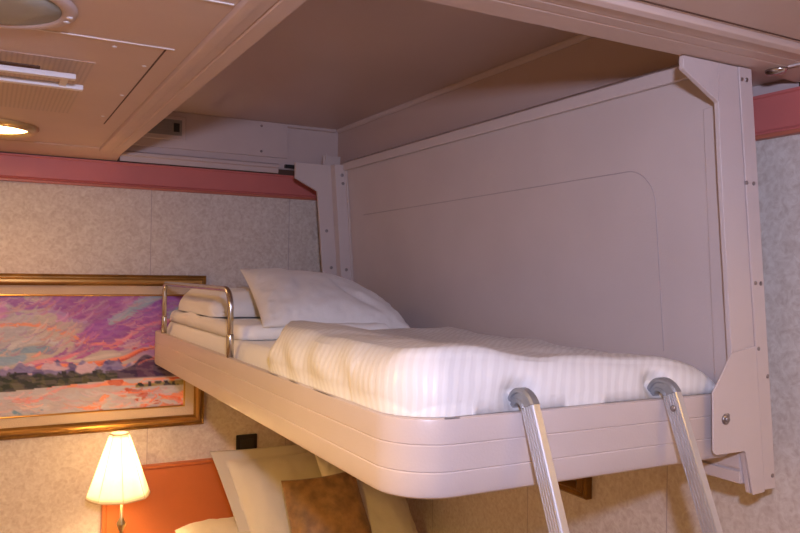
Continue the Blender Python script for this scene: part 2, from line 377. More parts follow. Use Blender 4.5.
# left post
YL = 2.985
lp = [(1.124, .455), (1.124, .389), (1.224, .341), (1.258, -.045), (1.268, -.15), (1.380, -.15), (1.332, .455)]
post2 = link('post', prism(bmesh.new(), lp, YL, YL+.014, 'y'), M['bunk'], B, bevel=.0012)
link('channel', prism(bmesh.new(), [(1.281, .454), (1.332, .454), (1.380, -.15), (1.329, -.15)], YL-.045, YL-.0005, 'y'), M['bunk'], post2, bevel=.001)
link('top_clip', box(1.255, 1.335, YL+.016, YL+.03, .4555, .497), M['bunk'], post2, bevel=.002)
link('clip_tab', box(1.262, 1.270, YL+.010, YL+.0158, .4555, .505), M['bunk'], post2, bevel=.001)
for x, z in ((1.315, .41), (1.320, .375), (1.268, .175), (1.292, .02), (1.342, .012)):
    link('screw', screw(bmesh.new(), (x, YL-.0452 if x > 1.31 else YL-.0005, z), .005), M['screw'], post2, smooth=True)
link('dark_slot', box(1.145, 1.235, 3.165, 3.18, .4535, .469), M['black'], post2)
# safety rail
za, zb, zt = -.242, -.120, -.052
pth = [(.60, 2.965, za), (.60, 2.965, -.09)] + [(.60, y, z) for y, z in arc((2.935, zt-.030+.0), .030, 0, 90, 8)]
pth += [(.60, y, z) for y, z in arc((2.135, zt-.055), .055, 90, 180, 10)] + [(.60, 2.08, za)]
R_ = link('guard_rail', tube(bmesh.new(), pth, .0085, 16), M['chrome'], B, smooth=True)
for yy in (2.965, 2.08):
    bm = bmesh.new(); tube(bm, [(.60, yy, za+.002), (.60, yy, za+.062), (.60, yy, za+.066)], [.0105, .0105, .009], 18)
    link('rail_socket', bm, M['chrome'], R_, smooth=True)

# ------------------------------------------------------------------ ladder hooked on the foot of the tray
L = thing('bunk_ladder', (1.02, .47, ZF), 'aluminium bunk ladder hooked over the foot rim of the upper bunk', 'ladder')
lean = .41
u = Vector((0, lean, 1)).normalized(); nrm = Vector((0, -u.z, u.y))      # along the rail, and out from its front
cen = Vector((0, 1.0745, -.237)); Rin = .0125; T = .0345; W = .0168
def back(z): t_ = (z-(cen+nrm*Rin).z)/u.z; return cen+nrm*Rin+u*t_       # rear edge of the rail at height z
for X0 in (.822, 1.167):
    sec = [(0, 0), (-.0006, .001)]
    for k in range(5):
        b0 = .0045+k*.0066
        sec += [(-.0006, b0-.0014), (.0026, b0-.0007), (.0026, b0+.0007), (-.0006, b0+.0014)]
    sec += [(-.0006, T-.0012), (.002, T), (W-.002, T), (W, T-.002), (W, 0)]
    def P(a, b, zz): return back(zz)+Vector((X0+a, 0, 0))+nrm*b
    z1 = (cen+nrm*Rin).z-.0005
    bm = bmesh.new(); A = [bm.verts.new(P(a, b, z1)) for a, b in sec]; Bv = [bm.verts.new(P(a, b, ZF+.03)) for a, b in sec]
    bm.faces.new(A); bm.faces.new(Bv[::-1])
    for i in range(len(sec)): bm.faces.new((A[i], Bv[i], Bv[(i+1) % len(sec)], A[(i+1) % len(sec)]))
    rl = link('rail', bm, M['alu'], L)
    if X0 > 1: link('screw', screw(bmesh.new(), tuple(P(-.0008, .018, -.258)), .0045, 'x', .003), M['screw'], rl, smooth=True)
    # cast elbow over the rim, swept on half a turn
    bm = bmesh.new(); rings = []; a0 = math.atan2(nrm.z, nrm.y); n_ = 24
    for i in range(n_+1):
        a = a0 - math.radians(160)*i/n_; d = Vector((0, math.cos(a), math.sin(a))); k = i/n_
        t_ = T*(1-.50*k**.9)
        sec2 = [(0, 0), (-.0018, .002), (-.0018, .0065), (.0012, .0085), (.0012, t_-.0095), (-.0018, t_-.0075), (-.0018, t_-.003), (.0015, t_+.001), (W-.002, t_+.001), (W+.0005, t_-.003), (W+.0005, 0)]
        rings.append([bm.verts.new(cen+d*(Rin+b)+Vector((X0+x, 0, 0))) for x, b in sec2])
    for A, B2 in zip(rings, rings[1:]):
        m_ = len(A)
        for i in range(m_): bm.faces.new((A[i], A[(i+1) % m_], B2[(i+1) % m_], B2[i]))
    bm.faces.new(rings[0]); bm.faces.new(rings[-1][::-1])
    hk = link('hook', bm, M['cast'], rl); hk.data.shade_smooth(); hk.data.set_sharp_from_angle(angle=math.radians(30))
    yb = back(ZF).y; link('foot', box(X0-.006, X0+W+.006, yb-.055, yb+.012, ZF, ZF+.045), M['black'], rl, bevel=.004)
def rail_dir(z): return back(z).y-.02
for k in range(5):
    z = -.62-k*.23; link('rung', box(.8455, 1.1660, rail_dir(z)-.018, rail_dir(z)+.016, z-.012, z+.012), M['alu'], L, bevel=.004)

# ------------------------------------------------------------------ bedding
def nz(p, s, seed=0): return noise.noise(Vector((p[0]*s+seed, p[1]*s+seed*.7, (p[2] if len(p) > 2 else 0)*s)))
def pillow(corners, T, seed, wr=.006, pinch=.05, nu=64, nv=46, power=.55, up=None, flange=0, stripe=None, belly=0, creases=(), bot=.8):
    """corners A(u-,v-) B(u+,v-) C(u+,v+) D(u-,v+)"""
    A, B_, C_, D = [Vector(c) for c in corners]; bm = bmesh.new()
    nrm = ((B_-A).cross(D-A)).normalized()
    if up is not None and nrm.dot(Vector(up)) < 0: nrm = -nrm
    def base(u, v):
        # pull the edges in between the corners
        uu = u*(1-pinch*(1-v*v)*abs(u)); vv = v*(1-pinch*(1-u*u)*abs(v))
        s, t_ = (uu+1)/2, (vv+1)/2
        return A*(1-s)*(1-t_)+B_*s*(1-t_)+C_*s*t_+D*(1-s)*t_
    uvl = bm.loops.layers.uv.new('UVMap'); lay = {}
    W = (B_-A).length; H = (D-A).length
    sp = lambda k, n: math.sin((k/n*2-1)*math.pi/2)*.55+(k/n*2-1)*.45
    g = {}
    for side in (1, -1):
        for i in range(nu+1):
            for j in range(nv+1):
                edge = i in (0, nu) or j in (0, nv)
                if side == -1 and edge: g[side, i, j] = g[1, i, j]; continue
                u, v = sp(i, nu), sp(j, nv)
                fu, fv = 1-abs(u), 1-abs(v)
                if flange:
                    fu = max(0, 1-abs(u)/(1-flange/W*2)); fv = max(0, 1-abs(v)/(1-flange/H*2))
                e = max(0., (1-(1-fu)**2.6))*max(0., (1-(1-fv)**2.6)); h = T*.5*e**power
                p = base(u, v); q = Vector((u*W, v*H, seed))
                puck = math.exp(-((fu*W/.09)**2))+math.exp(-((fv*H/.09)**2))       # gathered seams
                h += wr*(noise.noise(q*5)*.9+noise.noise(q*13)*.45)*min(1, e*3+.1)
                h += wr*1.0*puck*noise.noise(Vector((u*W*22, v*H*22, seed+5)))*min(1, e*6)
                for (cu, cv, ang, amp, wd) in creases:
                    du, dv = u-cu, v-cv; s_ = du*math.cos(ang)+dv*math.sin(ang); r_ = -du*math.sin(ang)+dv*math.cos(ang)
                    h += amp*math.exp(-(r_/wd)**2)*math.exp(-(s_/.45)**2)*min(1, e*4)
                g[side, i, j] = bm.verts.new(p+nrm*h*side*(1 if side == 1 else bot)+nrm*belly*(u*u-1)*.0)
                lay[g[side, i, j]] = (u*W/2, v*H/2)
    for side in (1, -1):
        for i in range(nu):
            for j in range(nv):
                q = [g[side, i, j], g[side, i+1, j], g[side, i+1, j+1], g[side, i, j+1]]
                if side == -1: q = q[::-1]
                try: f = bm.faces.new(q)
                except ValueError: continue
                for l in f.loops: l[uvl].uv = lay.get(l.vert, (0, 0))
    return bm

def slab(x0, x1, y0, y1, zb, ztop, r=.03, rc=.03, nx=70, ny=110, wob=.004, seed=1, H=None, yf=None, stripes=False, corner=.12, wr=None, low=0.0):
    """soft rectangular slab; rounded top edge r, near-left plan corner radius 'corner'"""
    bm = bmesh.new(); uvl = bm.loops.layers.uv.new('UVMap'); uv = {}
    def f(t): t = max(0., min(1., t)); return math.sqrt(max(0, 1-(1-t)**2))
    def dens(k, n): s = k/n; return s*.4+(1-math.cos(math.pi*s))/2*.6
    g = {}
    for i in range(nx+1):
        for j in range(ny+1):
            a, b = dens(i, nx), dens(j, ny)
            x = x0+(x1-x0)*a; yend = yf(x) if yf else y1; y = y0+(yend-y0)*b
            dx, dy = x-x0, y-y0
            X, Y = x, y
            if dx < corner and dy < corner:
                p, q = (corner-dx)/corner, (corner-dy)/corner
                X = x0+corner-corner*p*math.sqrt(1-q*q/2); Y = y0+corner-corner*q*math.sqrt(1-p*p/2)
            # distance to the rounded outline
            if dx < corner and dy < corner: de = corner-math.hypot(x0+corner-X, y0+corner-Y)
            else: de = min(X-x0, Y-y0)
            de2 = min(x1-X, yend-Y)
            top = H(X, Y) if H else ztop
            e = f(de/r)*f(de2/rc)
            z = zb+(top-zb)*e
            q = Vector((X, Y, seed)); z += wob*(noise.noise(q*6)+.5*noise.noise(q*15))*e
            ox = oy = 0
            if wr and 0 < e: ox, oy, oz = wr(X, Y, z, e, de); z += oz
            v = bm.verts.new((X+ox, Y+oy, z)); g[i, j] = v; uv[v] = (X-Y)
    gb = {}
    for i in range(nx+1):
        for j in range(ny+1):
            if i in (0, nx) or j in (0, ny): gb[i, j] = g[i, j]
            else: gb[i, j] = bm.verts.new((g[i, j].co.x, g[i, j].co.y, zb-low)); uv[gb[i, j]] = 0
    for i in range(nx):
        for j in range(ny):
            F = bm.faces.new((g[i, j], g[i+1, j], g[i+1, j+1], g[i, j+1]))
            for l in F.loops: l[uvl].uv = (uv[l.vert], 0)
            try: bm.faces.new((gb[i, j], gb[i, j+1], gb[i+1, j+1], gb[i+1, j]))
            except ValueError: pass
    return bm

tag(link('mattress', slab(.612, 1.348, 1.087, 3.076, -.349, -.197, r=.035, rc=.04, wob=.003, seed=3), M['sheet'], smooth=True),
    'white sheeted bunk mattress lying in the upper tray', 'mattress')
# duvet
def Hd(x, y):
    hump = math.exp(-((x-.70)/.24)**2) if x > .70 else 1
    front = math.exp(-((y-1.09)/.30)**2)
    back = 1/(1+math.exp(-(y-1.40)/.06))
    z = -.176 + .042*hump*(.55+.45*back) + .022*front*(1-((x-.62)/.74)**2)
    z -= .030*max(0, (x-1.14)/.22)**2*front*.5                           # sinks towards the post
    return z
def yfold(x):
    s = max(0, min(1, (x-.61)/.20)); return 1.765+.015*math.sin(x*30)+.36*s*s*(3-2*s)
def wr(X, Y, z, e, de):
    oz = 0; side = math.exp(-(max(0, X-.60)/.10)**2)
    k = math.sin((Y*1.0-(z+.12)*1.6)*38+2*noise.noise(Vector((Y*5, z*9, 2))))
    ox = -.0035*side*k*(1 if Y > 1.28 else .2)*min(1, (z+.245)/.03)
    bulge = math.sin(math.pi*min(1, max(0, (z+.24)/.11)))
    ox -= .012*bulge*side*(1 if Y > 1.2 else max(0, (Y-1.1)/.1))
    fr = math.exp(-(max(0, Y-1.08)/.06)**2)
    oy = -.004*fr*bulge+.0035*fr*noise.noise(Vector((X*14, z*6, 7)))
    oz += .004*math.sin((X*9-Y*14)+3*noise.noise(Vector((X*4, Y*4, 0))))*e*(1 if de > .03 else .2)
    # crease between the hump and the flat top
    c = (X-.60)-(.30-.10*(1.7-Y)); oz -= .010*math.exp(-(c/.035)**2)*e*(1 if Y > 1.3 else max(0, (Y-1.15)/.15))
    for hx in (.834, 1.178): oy += .030*math.exp(-(abs(X-hx)/.034)**2)*math.exp(-(max(0, Y-1.09)/.05)**2)*math.exp(-(max(0, z+.218)/.03)**2)
    return ox, oy, oz
tag(link('duvet', slab(.602, 1.362, 1.082, 2.1, -.2390, -.17, r=.055, rc=.045, nx=150, ny=190, H=Hd, yf=yfold, wob=.005, seed=9, corner=.095, wr=wr), M['stripe'], smooth=True),
    'thick white satin-striped duvet spread over the foot of the upper bunk', 'duvet')
# folded blanket, flat pillow and leaning pillow at the head
def wb(X, Y, z, e, de): return (.006*noise.noise(Vector((Y*9, z*20, 1))), .010*noise.noise(Vector((X*8, z*20, 4))), 0)
tag(link('folded_sheet', slab(.632, 1.12, 2.10, 3.03, -.196, -.155, r=.020, rc=.02, nx=60, ny=80, wob=.006, seed=21, corner=.06, wr=wb), M['sheet'], smooth=True),
    'white folded top sheet lying under the pillows on the upper bunk', 'bed linen')
def wf(X, Y, z, e, de): return (-.010*math.sin(math.pi*min(1, max(0, (z+.152)/.075)))*math.exp(-(max(0, X-.64)/.05)**2)+.006*noise.noise(Vector((Y*9, z*14, 3))), -.012*math.sin(math.pi*min(1, max(0, (z+.152)/.075)))*math.exp(-(max(0, Y-2.46)/.05)**2), .008*noise.noise(Vector((X*5, Y*5, 8)))*e)
tag(link('pillow', slab(.652, 1.20, 2.46, 2.97, -.152, -.066, r=.062, rc=.06, nx=60, ny=70, wob=.007, seed=33, corner=.06, wr=wf), M['sheet'], smooth=True),
    'white pillow lying flat behind the guard rail, lowest of the two on the upper bunk', 'pillow')
tag(link('pillow', pillow([(.695, 2.085, -.158), (1.25, 2.20, -.188), (1.32, 2.62, -.125), (.750, 2.50, .006)], .19, 8.1, wr=.009, pinch=.035, up=(0, -.2, 1), power=.62, bot=.2, creases=((.15, -.3, 1.9, -.012, .08), (.3, -.5, 2.2, -.010, .06), (-.5, -.2, 1.4, -.008, .08), (.55, -.3, 2.5, -.008, .07))), M['sheet'], smooth=True),
    'plump white pillow leaning on top of the flat one on the upper bunk', 'pillow')

# ------------------------------------------------------------------ painting over the lamp
def mitred(bm, x0, x1, z0, z1, yb, prof):
    """frame profile list of (inset, depth) swept round a rectangle on the back wall"""
    L_ = []
    for ins, dep in prof:
        L_.append([bm.verts.new(p) for p in ((x0+ins, yb-dep, z0+ins), (x1-ins, yb-dep, z0+ins), (x1-ins, yb-dep, z1-ins), (x0+ins, yb-dep, z1-ins))])
    for A, B2 in zip(L_, L_[1:]):
        for k in range(4): bm.faces.new((A[k], A[(k+1) % 4], B2[(k+1) % 4], B2[k]))
    return bm
px0, px1, pz0, pz1 = -.62, .812, -.640, -.022
t = thing('framed_painting', (.1, YB-.001, pz0), 'gold-framed landscape painting with purple and orange sky above the lamp', 'painting')
fr = link('frame', mitred(bmesh.new(), px0, px1, pz0, pz1, YB-.0005, [(0, 0), (0, .020), (.004, .026), (.010, .022), (.014, .022), (.022, .038), (.030, .040), (.036, .032), (.040, .024), (.044, .022), (.044, .0)]), (M['gold'], M['golddark']), t)
for p in fr.data.polygons:
    if p.index//4 in (0, 1, 2, 3, 7, 8): p.material_index = 1
fr.data.set_sharp_from_angle(angle=math.radians(30))
link('liner', mitred(bmesh.new(), px0+.0445, px1-.0445, pz0+.0445, pz1-.0445, YB-.0005, [(0, 0), (0, .020), (.034, .016), (.034, 0)]), M['liner'], t)
link('inner_fillet', mitred(bmesh.new(), px0+.0787, px1-.0787, pz0+.0787, pz1-.0787, YB-.0005, [(0, 0), (0, .0175), (.003, .019), (.006, .0165), (.006, 0)]), M['gold'], t)
# canvas with painted strokes
cx0, cx1, cz0, cz1 = px0+.085, px1-.085, pz0+.085, pz1-.085
NX, NZ = 620, 220
U = np.linspace(cx0, cx1, NX+1)[None, :].repeat(NZ+1, 0); V = np.linspace(cz1, cz0, NZ+1)[:, None].repeat(NX+1, 1)
pu = (U-.05)/(.726-.05); pv = (cz1-V)/(cz1-cz0)           # pu 0..1 spans the half the photo shows, pv 0 top .. 1 bottom
rng = np.random.RandomState(3)
def fbm(u, v, s, seed):
    r = np.random.RandomState(seed); o = np.zeros_like(u)
    for k in range(14):
        a = r.uniform(0, 6.28); f = s*r.uniform(.5, 2.2); o += np.sin((u*np.cos(a)*1.4+v*np.sin(a))*f+r.uniform(0, 6.28))/14**.5/ (f/s)
    return o
wu = pu+.022*fbm(pu, pv, 16, 1); wv = pv+.030*fbm(pu, pv, 14, 2)
img = np.zeros((NZ+1, NX+1, 3)); 
def lin(c): c = np.array(c)/255.; return np.where(c <= .04045, c/12.92, ((c+.055)/1.055)**2.4)
def lay(mask, col, mx=1.):
    global img; m_ = np.clip(mask, 0, mx)[..., None]; img = img*(1-m_)+lin(col)*m_
def stroke(pts, w, col, soft=.35, u=None, v=None):
    u = wu if u is None else u; v = wv if v is None else v; best = np.full_like(u, 9.)
    for (a, b), (c, d) in zip(pts, pts[1:]):
        ax, ay, bx_, by_ = a*1.5, b, c*1.5, d; dx, dy = bx_-ax, by_-ay; L2 = dx*dx+dy*dy+1e-9
        tt = np.clip(((u*1.5-ax)*dx+(v-ay)*dy)/L2, 0, 1); best = np.minimum(best, np.hypot(u*1.5-ax-tt*dx, v-ay-tt*dy))
    lay((w-best)/(w*soft), col)
lay(np.ones_like(pu), (176, 176, 186))
lay((fbm(wu, wv, 9, 5)+.3)*2, (188, 180, 172))
lay((.30-wv+.9*(wu-.35))*3*(wu > .2), (158, 92, 170)); lay((fbm(wu, wv*1.5, 22, 7)-.35)*3*(pv < .22), (186, 130, 190))
stroke([(.30, .05), (.55, .12), (.62, .30), (.45, .40)], .13, (150, 84, 160)); stroke([(.5, .3), (.8, .1), (1.1, .02)], .09, (154, 86, 176)); stroke([(.6, .42), (.85, .25), (1.15, .12)], .06, (160, 86, 160))
stroke([(-.9, .2), (-.4, .1), (0, .03), (.3, .08)], .05, (150, 100, 170)); stroke([(-.9, .5), (-.3, .45), (.1, .52)], .04, (140, 170, 196)); stroke([(-.9, .35), (-.5, .25), (-.2, .3)], .05, (230, 160, 120))
stroke([(.10, .13), (.28, .17), (.45, .20)], .018, (170, 140, 190)); stroke([(.6, .17), (.72, .08), (.85, .03)], .045, (150, 172, 190)); stroke([(.58, .22), (.68, .14)], .03, (166, 180, 190)); stroke([(.9, .22), (1.0, .14), (1.1, .16)], .04, (150, 175, 190))
stroke([(-.1, .20), (.12, .26), (.30, .30), (.42, .38)], .020, (232, 150, 110)); stroke([(.42, .38), (.5, .42), (.62, .38)], .016, (226, 140, 120))
stroke([(0, .42), (.12, .46), (.25, .50)], .034, (128, 160, 186)); stroke([(.05, .40), (.2, .40), (.3, .45)], .03, (196, 196, 200))
stroke([(-.1, .62), (.15, .61), (.3, .56), (.42, .48), (.62, .38), (.85, .26), (.98, .2)], .022, (222, 128, 150)); stroke([(.1, .64), (.3, .60), (.45, .52), (.7, .38), (.98, .28)], .018, (170, 92, 160))
stroke([(-.2, .66), (.1, .655), (.35, .60), (.5, .60), (.72, .48), (.98, .36)], .022, (238, 140, 100)); stroke([(.4, .66), (.62, .56), (.8, .44), (1.0, .36)], .022, (232, 120, 80)); stroke([(.5, .62), (.7, .52), (.9, .38)], .010, (176, 70, 60))
stroke([(.3, .52), (.45, .46), (.6, .42)], .012, (150, 88, 160)); stroke([(.35, .56), (.5, .55), (.6, .50)], .014, (210, 200, 190)); stroke([(.55, .66), (.8, .58), (1.02, .48)], .034, (236, 140, 96)); stroke([(.7, .45), (.8, .40), (.95, .36)], .009, (190, 60, 80))
stroke([(0, .60), (.2, .58), (.3, .60)], .016, (214, 150, 170)); stroke([(-.9, .62), (-.5, .55), (-.1, .6)], .035, (224, 140, 150))
# mountains
ridge = .575+.02*np.sin(pu*40)+.015*np.sin(pu*97+1)+.015*pu
lay((pv-ridge)*60*(pv < .70), (128, 122, 176)); lay((fbm(pu, pv*1.6, 40, 11)-.1)*3*((pv > ridge) & (pv < .70)), (206, 180, 200)); lay((fbm(pu, pv*1.6, 44, 12)-.45)*3*((pv > ridge-.01) & (pv < .70)), (92, 82, 140))
hill = .66-.15*np.exp(-((wu-.80)/.075)**2)-.10*np.exp(-((wu-.97)/.10)**2)-.04*np.exp(-((wu-.68)/.05)**2)
lay((wv-hill)*60*(wu > .56)*(pv < .745), (48, 24, 70)); lay((fbm(wu, wv, 34, 14)-.5)*3*(wv > hill+.02)*(wu > .62)*(pv < .73), (104, 56, 96), .45); stroke([(.76, .60), (.84, .555), (.93, .60)], .008, (176, 96, 90))
# tree line
top = .645+.012*np.sin(pu*70)*np.sin(pu*27)+.03*pu; bot = .80-.10*np.clip(pu, 0, 1)
lay((pv-top)*60*(pv < bot)*(pu < .62), (40, 50, 26)); lay((fbm(pu, pv*.4, 80, 15)-.2)*3*((pv > top+.03) & (pv < bot))*(pu < .62), (96, 94, 46), .5); lay((fbm(pu, pv*.4, 90, 16)-.1)*4*((pv > top-.01) & (pv < top+.05))*(pu < .62), (28, 32, 34))
lay((pv-.725)*80*(pv < .75)*((pu > .58)), (190, 170, 170))
# water / shore
shore = bot*(pu < .62)+.742*(pu >= .62)
low = pv > shore; lay(low*1., (190, 182, 190)); stroke([(-.2, .86), (.3, .82), (.6, .78), (.85, .76)], .014, (226, 150, 150))
sw = fbm(wu*1.0, wv*2.2, 26, 18); lay((sw-.30+.5*(wu-.6))*5*low*(pu > .35), (238, 150, 112)); lay((sw-.55)*4*low*(pu <= .35), (220, 160, 164)); lay((fbm(wu, wv*2.4, 34, 19)-.20)*5*low, (190, 190, 200)); lay((fbm(wu, wv*2.2, 30, 23)-.75)*5*low*(pu > .5), (196, 90, 60))
stroke([(.62, .88), (.78, .85), (.84, .92), (.78, 1)], .014, (236, 130, 96)); stroke([(.86, .9), (.97, .93), (.99, 1)], .018, (232, 112, 70)); stroke([(.66, .93), (.74, .90), (.76, .98)], .010, (206, 206, 206))
stroke([(.06, .94), (.10, .955)], .020, (96, 150, 180)); stroke([(.17, .945), (.22, .935)], .020, (96, 150, 180)); lay((pv-.985)*60*(pu < .5), (188, 190, 196))
lay((1-np.abs((wv-.790)/.026))*2*(wu > .72)*(pu < 1.02), (140, 128, 66)); lay((fbm(pu, pv, 90, 25)+.05)*6*(np.abs(pv-.790) < .026)*(pu > .73)*(pu < 1.0), (30, 34, 28))
lay(fbm(pu*.8-pv*.5, pv*2.2, 60, 30)*.5, (232, 214, 204), .08); lay(fbm(pu*.7+pv*.5, pv*2.4, 70, 31)*.5, (110, 80, 130), .08)
dab = np.random.RandomState(8)
pal = {'sky': [(176, 176, 190), (236, 146, 104), (160, 92, 172), (206, 130, 170), (222, 196, 186), (150, 170, 192)], 'sea': [(236, 160, 130), (200, 196, 206), (216, 160, 176), (190, 190, 204), (226, 212, 200)]}
for q in range(1500):
    a_ = dab.uniform(-.85, 1.05); b_ = dab.uniform(0, 1)
    if .50 < b_ < .84: continue
    ang = (-.38-.25*math.sin(a_*5) if b_ < .6 else .25*math.sin(a_*9+b_*12)); ln = dab.uniform(.02, .075); w_ = dab.uniform(.005, .012)
    i_ = int(np.clip((a_*.676+.05-cx0)/(cx1-cx0)*NX, 0, NX)); j_ = int(np.clip(b_*NZ, 0, NZ)); base_ = img[j_, i_]
    pc = lin(pal['sky' if b_ < .6 else 'sea'][dab.randint(5)]); mixk = dab.uniform(.12, .55 if b_ > .3 else .35); c_ = base_*(1-mixk)+pc*mixk; c_ = c_*dab.uniform(.85, 1.15)
    r_ = int(ln*.676/(cx1-cx0)*NX)+12; i0, i1, j0, j1 = max(0, i_-r_), min(NX+1, i_+r_), max(0, j_-r_), min(NZ+1, j_+r_)
    uu = (pu[j0:j1, i0:i1]-a_)*1.5; vv = pv[j0:j1, i0:i1]-b_; ss = uu*math.cos(ang)+vv*math.sin(ang); rr = -uu*math.sin(ang)+vv*math.cos(ang)+.25*ss*ss/ln
    m_ = np.clip((w_-np.hypot(np.maximum(0, np.abs(ss)-ln), rr))/(w_*.5), 0, .85)[..., None]; img[j0:j1, i0:i1] = img[j0:j1, i0:i1]*(1-m_)+c_*m_
img = np.clip(img, 0, 1)
bm = bmesh.new(); col = bm.loops.layers.float_color.new('Col')
vs = [[bm.verts.new((float(U[j, i]), YB-.012, float(V[j, i]))) for i in range(0, NX+1, 2)] for j in range(0, NZ+1, 2)]
for j in range(len(vs)-1):
    for i in range(len(vs[0])-1):
        f = bm.faces.new((vs[j][i], vs[j+1][i], vs[j+1][i+1], vs[j][i+1]))
        for l, (jj, ii) in zip(f.loops, ((j, i), (j+1, i), (j+1, i+1), (j, i+1))): c = img[jj*2, ii*2]; l[col] = (c[0], c[1], c[2], 1)
# give the canvas its thickness
bx(bm, cx0, cx1, YB-.0115, YB-.001, cz0, cz1)
for f in bm.faces:
    for l in f.loops:
        if l[col][3] == 0 or sum(l[col][:3]) == 0: l[col] = (.5, .45, .38, 1)
link('canvas', bm, M['paint'], t)
# picture on the hull wall under the berth
def mitred_r(bm, y0, y1, z0, z1, prof):
    L_ = []
    for ins, dep in prof: L_.append([bm.verts.new(p) for p in ((XR-dep, y0+ins, z0+ins), (XR-dep, y1-ins, z0+ins), (XR-dep, y1-ins, z1-ins), (XR-dep, y0+ins, z1-ins))])
    for A, B2 in zip(L_, L_[1:]):
        for k in range(4): bm.faces.new((A[k], A[(k+1) % 4], B2[(k+1) % 4], B2[k]))
    return bm
t = thing('framed_picture', (XR-.0005, 2.1, -.655), 'gold picture frame on the right wall, only its corner showing under the bunk', 'picture')
f2 = link('frame', mitred_r(bmesh.new(), 1.70, 2.62, -.655, -.12, [(0, .0005), (0, .022), (.006, .028), (.016, .024), (.026, .036), (.036, .030), (.042, .020), (.042, .001)]), M['golddark'], t)
f2.data.set_sharp_from_angle(angle=math.radians(30))
link('mat_board', box(XR-.014, XR-.001, 1.7425, 2.5775, -.6125, -.1625), M['liner'], t)
link('print', box(XR-.0155, XR-.0142, 1.83, 2.49, -.53, -.24), M['brown'], t)

# ------------------------------------------------------------------ black socket, headboard, lamp, lower bed
t = thing('wall_switch', (1.0, YB-.001, -.80), 'black square wall switch between the painting and the lower bed pillow', 'switch')
link('plate', box(.955, 1.047, YB-.012, YB-.0005, -.790, -.702), M['black'], t, bevel=.004)
link('rocker', box(.972, 1.030, YB-.017, YB-.0122, -.772, -.720), M['blackin'], t, bevel=.002)
bm = box(.432, 1.52, YB-.034, YB-.001, -1.55, -.800)
H_ = thing('headboard', (.97, YB-.02, -1.55), 'orange upholstered headboard of the lower bed against the back wall', 'headboard')
link('panel', bm, M['orange'], H_, bevel=.006)
link('top_rail', box(.4205, 1.522, YB-.040, YB-.001, -.7995, -.788), M['orange'], H_, bevel=.003)
link('side_rail', box(.4175, .4315, YB-.040, YB-.001, -1.55, -.7998), M['orange'], H_, bevel=.003)
# nightstand (below the frame) and lamp
ns = thing('nightstand', (.40, 2.93, ZF), 'cherry nightstand carrying the lit table lamp', 'nightstand')
link('body', box(.19, .575, 2.74, 3.145, ZF+.06, -1.225), M['wood'], ns, bevel=.003); link('top', box(.18, .585, 2.725, 3.15, -1.2245, -1.20), M['wood'], ns, bevel=.004)
link('plinth', box(.21, .56, 2.77, 3.13, ZF, ZF+.0595), M['wood'], ns); dr = link('drawer', box(.21, .56, 2.726, 2.7395, -1.40, -1.25), M['wood'], ns, bevel=.003)
link('knob', lathe(bmesh.new(), [(.004, 0), (.012, .008), (.012, .016), (.003, .02)], .385, 2.71, 16, True, -1.34), M['brass'], dr, smooth=True)
LXc, LYc = .443, 2.94
t = thing('table_lamp', (LXc, LYc, -1.20), 'lit table lamp with a cream panelled cone shade beside the bed', 'lamp')
base = lathe(bmesh.new(), [(.07, 0), (.07, .008), (.055, .018), (.02, .03), (.009, .05), (.008, .17), (.016, .185), (.018, .20), (.008, .222), (.006, .238), (.016, .262), (.017, .27), (.006, .29), (.0055, .37)], LXc+.012, LYc, 28, True, -1.1998)
link('stem', base, M['brass'], t, smooth=True)
def cone(r0, r1, z0, z1, n, thick):
    bm = bmesh.new(); R = []
    seg = n*6
    for (ra, z) in ((r0, z0), (r1, z1)):
        ring = []
        for k in range(seg):
            a = 2*math.pi*k/seg; kk = (k % 6)/6; scal = 1-.045*math.sin(math.pi*kk)      # panels slightly hollow between ribs
            ring.append((ra*scal*math.cos(a), ra*scal*math.sin(a), z))
        R.append(ring)
    vs = []
    NZs = 12
    for q in range(NZs+1):
        s = q/NZs; vs.append([bm.verts.new((LXc+R[0][k][0]*(1-s)+R[1][k][0]*s, LYc+R[0][k][1]*(1-s)+R[1][k][1]*s, z0*(1-s)+z1*s)) for k in range(seg)])
    for A, B2 in zip(vs, vs[1:]):
        for k in range(seg): bm.faces.new((A[k], A[(k+1) % seg], B2[(k+1) % seg], B2[k]))
    return bm
sh = link('shade', cone(.112, .034, -.828, -.600, 8, 0), M['shade'], t, smooth=True)
md = sh.modifiers.new('Solid', 'SOLIDIFY'); md.thickness = .0012
rims = bmesh.new()
for r, z in ((.112, -.828), (.034, -.600)): tube(rims, [(LXc+r*(1-.045*abs(math.sin(math.pi*((k % 6)/6))))*math.cos(2*math.pi*k/48), LYc+r*(1-.045*abs(math.sin(math.pi*((k % 6)/6))))*math.sin(2*math.pi*k/48), z) for k in range(48)], .0022, 6, True)
for k in range(8):
    a = 2*math.pi*k/8; tube(rims, [(LXc+.1128*math.cos(a), LYc+.1128*math.sin(a), -.827), (LXc+.0345*math.cos(a), LYc+.0345*math.sin(a), -.601)], .0008, 6)
link('shade_trim', rims, M['liner'], sh)
sp = bmesh.new(); tube(sp, [(LXc, LYc, -.835), (LXc, LYc, -.615)], .004, 8)
for k in range(3):
    a = k*2.094+.4; tube(sp, [(LXc, LYc, -.617), (LXc+.032*math.cos(a), LYc+.032*math.sin(a), -.604)], .0014, 6)
link('harp', sp, M['brass'], t)
bl = lathe(bmesh.new(), [(.006, -.04), (.018, -.02), (.024, .005), (.018, .028), (.006, .036)], LXc+.028, LYc, 18, True, -.745)
link('bulb', bl, M['bulb'], t, smooth=True)

